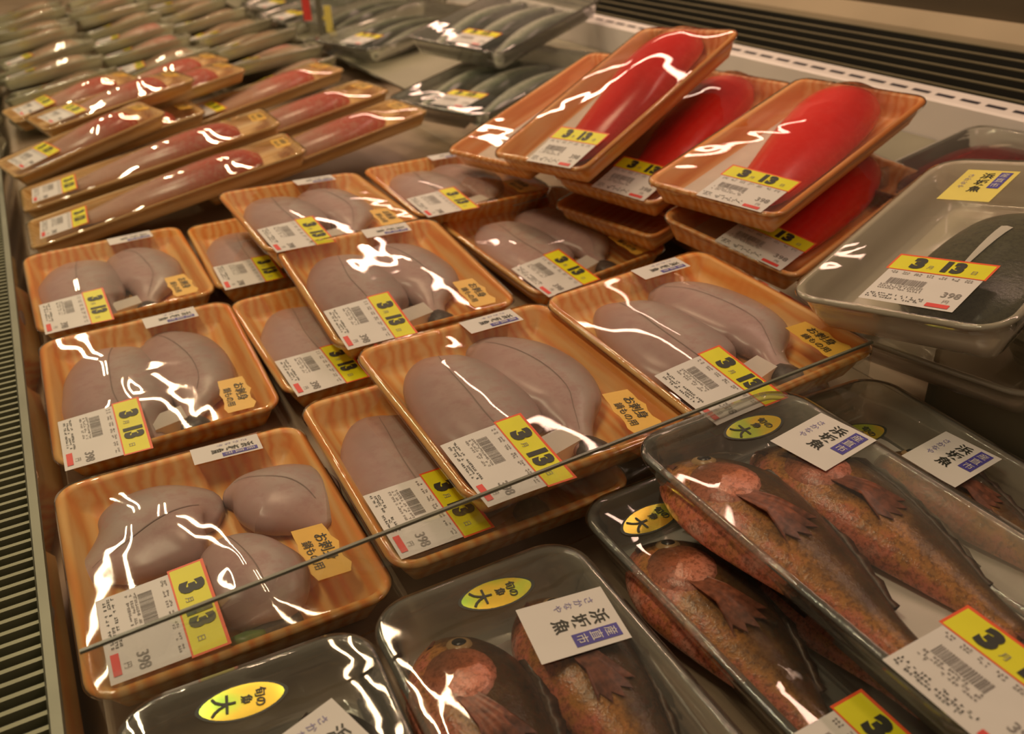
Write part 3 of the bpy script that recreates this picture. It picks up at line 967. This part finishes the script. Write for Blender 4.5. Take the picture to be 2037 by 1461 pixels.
def rockfish(root, sx, sy, ex, ey, size, z0, seed, mat, bend=0.0, hk=1.0, gill=True, flip=-1):
    """head at (sx,sy), tail root at (ex,ey); back lies on the right-hand side of the spine when flip=1"""
    d = np.array([ex - sx, ey - sy])
    L0 = np.linalg.norm(d)
    d /= L0
    nrm = np.array([d[1], -d[0]])
    prof = [(-.01, .004, .007), (.03, .013, .016), (.10, .024, .025), (.20, .033, .031), (.32, .0365, .035), (.45, .034, .033), (.60, .028, .027), (.75, .020, .020), (.88, .013, .013), (1.0, .010, .009)]
    st = []
    for t, w, h in prof:
        p = np.array([sx, sy]) + d * t * L0 + nrm * bend * math.sin(math.pi * t)
        st.append((p[0], p[1], w * size, h * size * hk))
    L = Loft(st, z0, 40, 24, 2.1, .02, seed)
    if flip < 0:
        L.UV = [(a, 1 - b) for a, b in L.UV]
    # Loft's right-hand normal points to -nrm side for v: keep belly at v=0
    o = L.obj('whole_fish', mat, root)
    dark = mat is M_BLACKF

    def dome(name, t, s, ra, rb, hgt, m, par):
        c = L.at(t, s)
        w0 = L.S[int(TP(t) * (L.ns - 1)), 2]
        n, V, F, UV = 20, [], [], []
        for q, rr_ in enumerate((1.0, .86, .55, .0)):
            for i in range(n):
                a = 2 * math.pi * i / n
                x = c[0] + d[0] * ra * rr_ * math.cos(a) + nrm[0] * rb * rr_ * math.sin(a)
                y = c[1] + d[1] * ra * rr_ * math.cos(a) + nrm[1] * rb * rr_ * math.sin(a)
                # follow the flank
                tt = min(max(t + ra * rr_ * math.cos(a) / L0, 0), 1)
                k = int(TP(tt) * (L.ns - 1))
                ss = max(-.96, min(.96, (s * w0 + sg * rb * rr_ * math.sin(a)) / L.S[k, 2]))
                z = L.at(tt, ss)[2] + (-.001, hgt * .6, hgt, hgt * 1.05)[q]
                V.append((x, y, z))
                UV.append((.5, .5 + .5 * math.cos(a) * rr_))
        for q in range(3):
            for i in range(n):
                j = (i + 1) % n
                F.append((q * n + i, q * n + j, (q + 1) * n + j, (q + 1) * n + i))
        return mesh_obj(name, V, F, m, par, True, None, UV)
    TP = lambda t: float(np.interp(t, [q[0] for q in prof], np.linspace(0, 1, len(prof))))
    at0 = L.at
    L.at = lambda t, s, lift=0.0: at0(TP(t), s, lift)
    sg = 1 if np.dot(L.Nn[10], nrm) > 0 else -1
    if gill:
        dome('gill_cover', .27, -.12 * sg * flip, .024 * size, .021 * size, .0020, M_FIN if dark else M_GILL, o)
    e = dome('eye', .135, .20 * flip * sg, .0085 * size, .0080 * size, .0018, M_EYEW, o)
    dome('pupil', .135, .20 * flip * sg, .0055 * size, .0052 * size, .0028, M_EYEB, e)
    # mouth slit
    V, F = [], []
    for i in range(8):
        t = .0 + .085 * i / 7
        for ds, lf in ((-.10, .0003), (0, .0014), (.10, .0003)):
            V.append(L.at(t, (-.30 - .15 * i / 7 + ds) * flip * sg, lf))
    for i in range(7):
        for j in (0, 1):
            F.append((3 * i + j, 3 * i + j + 1, 3 * i + j + 4, 3 * i + j + 3))
    mesh_obj('mouth_edge', V, F, M_FIN if dark else M_FINR, o)
    ang = math.atan2(d[1], d[0])
    c = L.at(.36, -.20 * sg * flip)
    fan('pectoral_fin', (c[0], c[1]), ang - .25 * flip, .046 * size, .80, 9, M_FIN if dark else M_FINR, o, c[2] + .0008, .006)
    c = L.at(.99, 0)
    fan('tail_fin', (c[0], c[1]), ang, .042 * size, .9, 10, M_FIN if dark else M_FINR, o, c[2] - .001, .003)
    # spiny dorsal fin along the back
    V, F = [], []
    n = 22
    for i in range(n + 1):
        t = .26 + .58 * i / n
        a = L.at(t, .90 * sg * flip)
        k = (.0105 if i % 3 == 1 else .0085 if i % 3 else .007) * size * (1 - .4 * i / n)
        V += [a, (a[0] + nrm[0] * k * flip, a[1] + nrm[1] * k * flip, a[2] - .002), (a[0] + nrm[0] * k * .3 * flip, a[1] + nrm[1] * k * .3 * flip, a[2] - .005)]
    for i in range(n):
        for j in (0, 1, 2):
            F.append((3 * i + j, 3 * i + 3 + j, 3 * i + 3 + (j + 1) % 3, 3 * i + (j + 1) % 3))
    mesh_obj('dorsal_fin', V, F, M_FIN, o)
    return L


def clear_pack(key, label, group, fishes, seed, tag=None, oval=None, lab=None, w=.155, l=.30, h=.040, mat=None, tagyel=False, up=(1, 0), name='rockfish_pack', loc=None, rot=None, extra=None, film=None, pad=False):
    if loc is None:
        loc, rot = POSE[key]
    root = thing(name, label, 'fish pack', loc, rot, group)
    dish('clear_tray', w, l, h, .030, .016, .006, .0012, mat or M_CLEAR, root, 8)
    fl = []
    if pad:
        flat_piece('absorbent_pad', [(x, y - .006) for x, y in rrect(w - .050, l - .060, .012, 4)], .0014, M_PAD, root, .0008)
    for f in fishes:
        fl.append(f(root))
    if extra:
        extra(root)
    F = Film(w, l, .030, h, fl, seed, 34, 54, .0007, 0, 420)
    F.obj('stretch_film', film or M_FILM, root)
    if lab:
        price_label(F, root, lab[0], lab[1], up, lab[2])
    if tag:
        fish_tag(F, root, tag[0], tag[1], up, tag[2], .048, .060, tagyel)
    if oval:
        oval_sticker(F, root, oval[0], oval[1], up, oval[2], foil=M_FOIL if key in ('G3', 'G4') else M_FOILG)
    return root


GG = 'rockfish packs in clear trays'
clear_pack('G5', 'rockfish pack at right, partly under the topmost rockfish pack, white tag by dark oval sticker', GG,
           [lambda r: rockfish(r, .020, .080, .030, -.10, .95, .002, 71, M_ROCK), lambda r: rockfish(r, -.035, .105, -.030, -.08, .9, .002, 72, M_ROCK)],
           75, (.030, .024, 8), (-.008, .083, -8), None, pad=True)
clear_pack('G2', 'rockfish pack wedged between the near middle pack and the topmost rockfish pack', GG,
           [lambda r: rockfish(r, -.044, .112, -.040, -.080, 1.14, .002, 65, M_ROCK, -.004), lambda r: rockfish(r, .022, .09, .028, -.09, .95, .002, 66, M_ROCK)],
           67, None, (-.036, .108, 6), (-.058, -.118, 0))
clear_pack('G3', 'near rockfish pack at bottom centre, white tag and green-gold oval sticker', GG,
           [lambda r: rockfish(r, -.036, .128, -.032, -.07, 1.12, .002, 61, M_ROCK, .004), lambda r: rockfish(r, .034, .130, .038, -.06, 1.02, .002, 62, M_ROCK)],
           63, (.036, .073, -8), (.006, .121, -6), None, pad=True)
clear_pack('G4', 'near pack at bottom left holding dark fish, bright green oval sticker', GG,
           [lambda r: rockfish(r, .030, .122, .040, -.06, .95, .002, 58, M_BLACKF, 0, .9), lambda r: rockfish(r, -.044, .126, -.040, -.05, .85, .002, 59, M_BLACKF, 0, .9)],
           60, (.022, .066, 20), (-.006, .121, -8), None, pad=True)
clear_pack('G1', 'topmost rockfish pack at lower right with date label and white square tag', GG,
           [lambda r: rockfish(r, -.046, .138, -.034, -.085, 1.16, .002, 68, M_ROCK, -.004), lambda r: rockfish(r, .024, .118, .034, -.10, 1.06, .002, 69, M_ROCK, -.003)],
           70, (.044, .074, 8), (.014, .114, -2), (-.043, -.128, 0), pad=True)

# flatfish tray and its neighbours
def flatfish(root):
    L = Loft([(.016, -.098, .020, .008), (.020, -.080, .046, .020), (.022, -.04, .056, .026), (.024, .02, .054, .027), (.030, .06, .044, .022), (.034, .088, .018, .010)], .003, 28, 22, 2.3, .03, 81)
    o = L.obj('flatfish_piece', M_OLIVE, root)
    V, F = [], []
    for i in range(8):
        t = .34 + .30 * i / 7
        k = .015 + .085 * i / 7
        V += [L.at(t, -.12 - k, .0008), L.at(t, -.12, .0016), L.at(t, -.12 + k, .0008)]
    F = [(3 * i + j, 3 * i + j + 1, 3 * i + j + 4, 3 * i + j + 3) for i in range(7) for j in (0, 1)]
    mesh_obj('pale_fin', V, F, M_PAD, o)
    return L


clear_pack('F1b', 'clear fish tray lying under the olive flatfish tray', 'trays by the back step', [], 82, None, None, None, .19, .27, .034, M_CLEARG, name='fish_tray')
clear_pack('F1', 'milky clear tray with an olive flatfish piece and pale yellow tag', 'trays by the back step', [flatfish], 83, (-.030, .080, 0), None, (.010, -.086, 0), .19, .27, .040, M_CLEARG, True, (0, 1), 'flatfish_pack', None, None, None, M_FILM)


def tagged(rootname):
    pass


def tuna(root):
    L = Loft([(-.02, -.10, .03, .014), (-.01, -.07, .060, .034), (0, 0, .068, .044), (0, .065, .060, .038), (0, .095, .03, .016)], .004, 24, 20, 2.6, .03, 85)
    L.obj('dark_red_block', M_DRED, root)
    return L


clear_pack('F2', 'dark red fish block pack against the back rail at far right', None, [tuna], 86, None, None, None, .18, .25, .040, M_CLEAR, name='red_block_pack', loc=(.970, .652, .084), rot=(.12, -.03, -1.50), up=(0, 1))
clear_pack('F3', 'empty-looking clear tray corner at the right edge beside the flatfish tray', None, [], 88, None, None, None, .18, .26, .036, M_CLEAR, name='clear_tray_pack', loc=(.784, .317, .1066), rot=(.12, -.02, -1.40), up=(0, 1))
clear_pack('F4', 'low empty-looking hazy tray on the rear deck between the flatfish and rockfish packs', None, [], 89, None, None, None, .19, .32, .036, M_OLIVEP, name='hazy_tray_pack', loc=(.790, .270, .0600), rot=(0, -.12, 0), film=M_FILMF)

# mackerel packs at the middle back
def mack(x, seed, l=.13, size=1.0):
    def f(root):
        L = Loft([(x, -l - .002, .008 * size, .008), (x - .002, -l * .75, .020 * size, .018), (x, -.02, .032 * size, .030), (x + .003, .06, .030 * size, .028), (x + .004, l, .012 * size, .012), (x + .004, l + .012, .004, .005)], .003, 26, 18, 2.2, .03, seed)
        L.obj('mackerel_fillet', M_MACK, root)
        return L
    return f


GD = 'silver fish packs at the middle back'


def mack_pack(label, loc, rot, seed, lab=True, stick=True, dark=False, nf=3):
    fs = [mack((i - (nf - 1) / 2) * .076 * (3 / nf), seed + i, .14, 1.0 if nf < 4 else .55) for i in range(nf)]
    root = clear_pack(None, label, GD, fs, seed, None, None, (.020, -.128, 3) if lab else None, .25, .36, .038, M_CLEAR, False, (0, 1), 'silver_fish_pack', loc, rot, None, M_FILM)
    return root


mack_pack('left rear silver fish pack of the middle back, yellow date label near the step edge', (.845, 2.200, .078), (.13, 0, -1.28), 91)
mack_pack('front silver fish pack under the tilted top one, low by the step edge', (.790, 1.560, .066), (.13, 0, -1.20), 94)
mack_pack('topmost silver fish pack, tilted across its neighbours', (.905, 1.730, .142), (.16, .06, -1.16), 97)
mack_pack('dark silver fish pack behind the rear one, near the back rail', (.900, 2.500, .080), (.13, 0, -1.40), 100, lab=False)
mack_pack('pack of slender striped fish by the far price post', (.830, 2.740, .072), (.13, 0, -1.45), 103, nf=5)
mack_pack('second pack of slender fish behind the far price post', (.850, 3.000, .074), (.13, 0, -1.45), 106, nf=5)
mack_pack('farthest dark fish pack below the back rail', (.880, 3.260, .076), (.13, 0, -1.50), 109, lab=False)

# far packs under hazy film
GC = 'hazy far packs at upper left'
ORD = ['first', 'second', 'third', 'fourth', 'fifth', 'sixth', 'seventh', 'eighth', 'ninth', 'tenth', 'eleventh', 'twelfth', 'thirteenth', 'fourteenth', 'fifteenth']
for c, (x, y0, n, nm) in enumerate(((.055, 2.12, 14, 'left'), (.30, 2.26, 14, 'middle'), (.530, 2.12, 14, 'right'))):
    for i in range(n):
        r2 = random.Random(c * 100 + i)
        long_pack(None, '%s pack from the front in the %s row of hazy clear fish packs' % (ORD[i], nm), GC, w=.142, l=.235, h=.026, seed=200 + c * 40 + i,
                  mat=M_OLIVEP, fmat=M_FAR if r2.random() < .75 else M_PINK, full=False, film=M_FILMF, stick=False, name='hazy_fish_pack',
                  loc=(x + r2.uniform(-.012, .012), y0 + .122 * i, .018 + .020 * (i % 2) + .004), rot=(.13 + r2.uniform(-.07, .07), -.16 + r2.uniform(-.12, .10), -1.5708 + r2.uniform(-.24, .24)), leaf=r2.random() < .6, nf=2 if r2.random() < .5 else 1)

# ------------------------------------------------------------------ price post
pp = thing('price_post', 'slim grey price post with red card, far behind the silver fish packs', 'price post', (.700, 2.42, .062), (0, 0, -.6))
mb = MB(); mb.box(-.03, .03, -.02, .02, 0, .006); mb.obj('base_plate', M_STEEL, pp)
mb = MB(); mb.box(.006, .020, -.004, .004, .006, .20); mb.obj('post', M_STEEL, pp)
mb = MB(); mb.box(-.030, -.010, -.003, .001, .050, .20); mb.obj('red_card', M_REDI, pp)
mb = MB(); mb.box(-.010, .006, -.002, .001, .12, .135); mb.obj('card_clip', M_STEEL, pp)
mb = MB(); mb.box(.026, .044, -.003, .001, .020, .085); mb.box(.020, .026, -.002, .000, .05, .06); mb.obj('yellow_card', M_YELP, pp)

# ------------------------------------------------------------------ acrylic divider
dv = thing('acrylic_divider', 'clear acrylic divider with a dark top edge between the skinned fish and rockfish packs', 'divider', (0, 0, 0))
pl = [((-.064, .442), (-.060, .4245)), ((.600, .468), (.570, .4475))]
V = []
for (b, t) in pl:
    for o in (-.0010, .0010):
        V += [(b[0], b[1] + o, .0005), (t[0], t[1] + o, .0955)]
mesh_obj('clear_sheet', V, [(0, 4, 5, 1), (2, 3, 7, 6), (0, 2, 6, 4), (0, 1, 3, 2), (4, 6, 7, 5), (1, 5, 7, 3)], M_ACRYL, dv, False)
V = []
for (b, t) in pl:
    V += [(t[0], t[1] - .0011, .0955), (t[0], t[1] + .0011, .0955), (t[0], t[1] + .0011, .0976), (t[0], t[1] - .0011, .0976)]
mesh_obj('top_edge', V, [(0, 1, 2, 3), (7, 6, 5, 4), (0, 4, 5, 1), (1, 5, 6, 2), (2, 6, 7, 3), (3, 7, 4, 0)], M_ACRYLE, dv, False)

# ------------------------------------------------------------------ the refrigerated case
Y0, Y1 = -.45, 5.2
case = thing('display_case', 'lower cabinet of the long refrigerated fish case', 'display case', (0, 0, -.85))


def cpart(mb, name, mats, root=None, smooth=False):
    root = root or case
    mb.v = [(x, y, z - root.location.z) for x, y, z in mb.v]
    return mb.obj(name, mats, root, smooth)


mb = MB(); mb.box(-.47, 1.40, Y0, Y1, -.85, -.07); cpart(mb, 'base_cabinet', M_BROWN)
mb = MB(); mb.box(-.54, -.47, Y0, Y1, -.85, -.07); cpart(mb, 'front_panel', M_BEIGE)
mb = MB(); mb.box(-.0765, .660, Y0, Y1, -.07, -.0005)
deck = mb.obj('display_deck', M_DECK); deck['label'] = 'brown lower deck of the case seen in the gaps between the packs'; deck['category'] = 'deck'
mb = MB(); mb.extrude_y([(.670, -.07), (1.097, -.07), (1.097, .095), (.690, .046), (.670, .044)], Y0, Y1)
deck = mb.obj('raised_deck', M_STEP); deck['label'] = 'raised grey rear deck of the case under the red and silver fish packs'; deck['category'] = 'deck'
mb = MB(); mb.extrude_y([(.6605, -.07), (.6690, -.07), (.6690, .062), (.6605, .062)], Y0 + .9, Y1)
lip = mb.obj('step_lip', M_LIP); lip['label'] = 'greenish clear plastic strip standing along the edge of the raised deck'; lip['category'] = 'strip'
front = thing('front_rail', 'polished steel front rail between the left packs and the dark grille', 'rail', (-.09, 0, -.07))
front.location.x = 0
mb = MB(); mb.extrude_y([(-.0768, -.07), (-.0768, -.0004), (-.0665, .0006), (-.0840, .0285), (-.0858, .0285), (-.0790, -.002), (-.0790, -.07)], Y0, Y1); cpart(mb, 'polished_riser', M_MIRROR, front)
mb = MB(); mb.extrude_y([(-.0840, .0290), (-.0850, .0310), (-.0915, .0310), (-.0930, .0290), (-.0930, .018), (-.0865, .018)], Y0, Y1); cpart(mb, 'front_ledge', M_STEEL, front)
grille = thing('intake_grille', 'dark slatted air grille along the left edge of the case', 'grille', (0, 0, -.06))
mb = MB()
y = Y0 + .02
while y < 4.6:
    mb.box(-.46, -.0932, y, y + .0036, .020, .0275)
    y += .0122
cpart(mb, 'grille_slats', M_SLAT, grille)
mb = MB(); mb.box(-.46, -.0932, Y0, Y1, -.06, -.05); mb.box(-.47, -.46, Y0, Y1, -.06, .03); cpart(mb, 'grille_trough', M_BLACK, grille)
# back rail with slots
rail = thing('back_rail', 'white back rail with a row of dark slots behind the red fish packs', 'rail', (0, 0, .0))
mb = MB(); mb.extrude_y([(1.098, -.07), (1.145, -.07), (1.145, .1515), (1.142, .153), (1.104, .1475), (1.100, .145)], Y0, Y1); cpart(mb, 'rail_body', M_RAIL, rail)
mb = MB()
y = Y0 + .03
while y < Y1 - .05:
    mb.add([(1.1155, y, .1497), (1.1235, y, .1509), (1.1235, y + .029, .1509), (1.1155, y + .029, .1497)], [(0, 1, 2, 3)])
    y += .040
cpart(mb, 'rail_slots', M_SLOT, rail)
louver = thing('back_louver', 'black louvred air outlet above the white slotted back rail', 'louver', (0, 0, -.07))
mb = MB(); mb.extrude_y([(1.146, -.07), (1.330, -.07), (1.330, .120), (1.146, .088)], Y0, Y1); cpart(mb, 'louver_cavity', M_BLACK, louver)
for k in range(6):
    x = 1.166 + .0285 * k
    z = .150 + .0062 * k
    mb = MB()
    mb.extrude_y([(x, z - .052), (x + .002, z - .052), (x + .006, z - .002), (x + .004, z - .002)], Y0, Y1)
    mb.extrude_y([(x + .0035, z - .002), (x + .0075, z - .002), (x + .0080, z), (x + .0035, z)], Y0, Y1, 1)
    cpart(mb, 'louver_blade', [M_BLADE, M_BEDGE], louver)
back = thing('case_back', 'beige strip and dark panel rising behind the black louvre', 'panel', (0, 0, -.07))
mb = MB(); mb.extrude_y([(1.331, -.07), (1.345, -.07), (1.352, .212), (1.340, .212), (1.331, .186)], Y0, Y1); cpart(mb, 'beige_strip', M_BEIGE, back)
mb = MB(); mb.extrude_y([(1.3455, -.07), (1.40, -.07), (1.42, .80), (1.353, .80), (1.353, .213)], Y0, Y1); cpart(mb, 'dark_panel', M_BROWN, back)

# floor of the shop
mb = MB(); mb.box(-3, 3, -2, 8, -.90, -.85)
fo = mb.obj('floor', M_FLOOR)
fo['kind'] = 'structure'
mb = MB(); mb.box(-1.2, 1.45, 5.25, 5.35, -.85, 1.2)
wo = mb.obj('wall_far', M_BROWN)
wo['kind'] = 'structure'
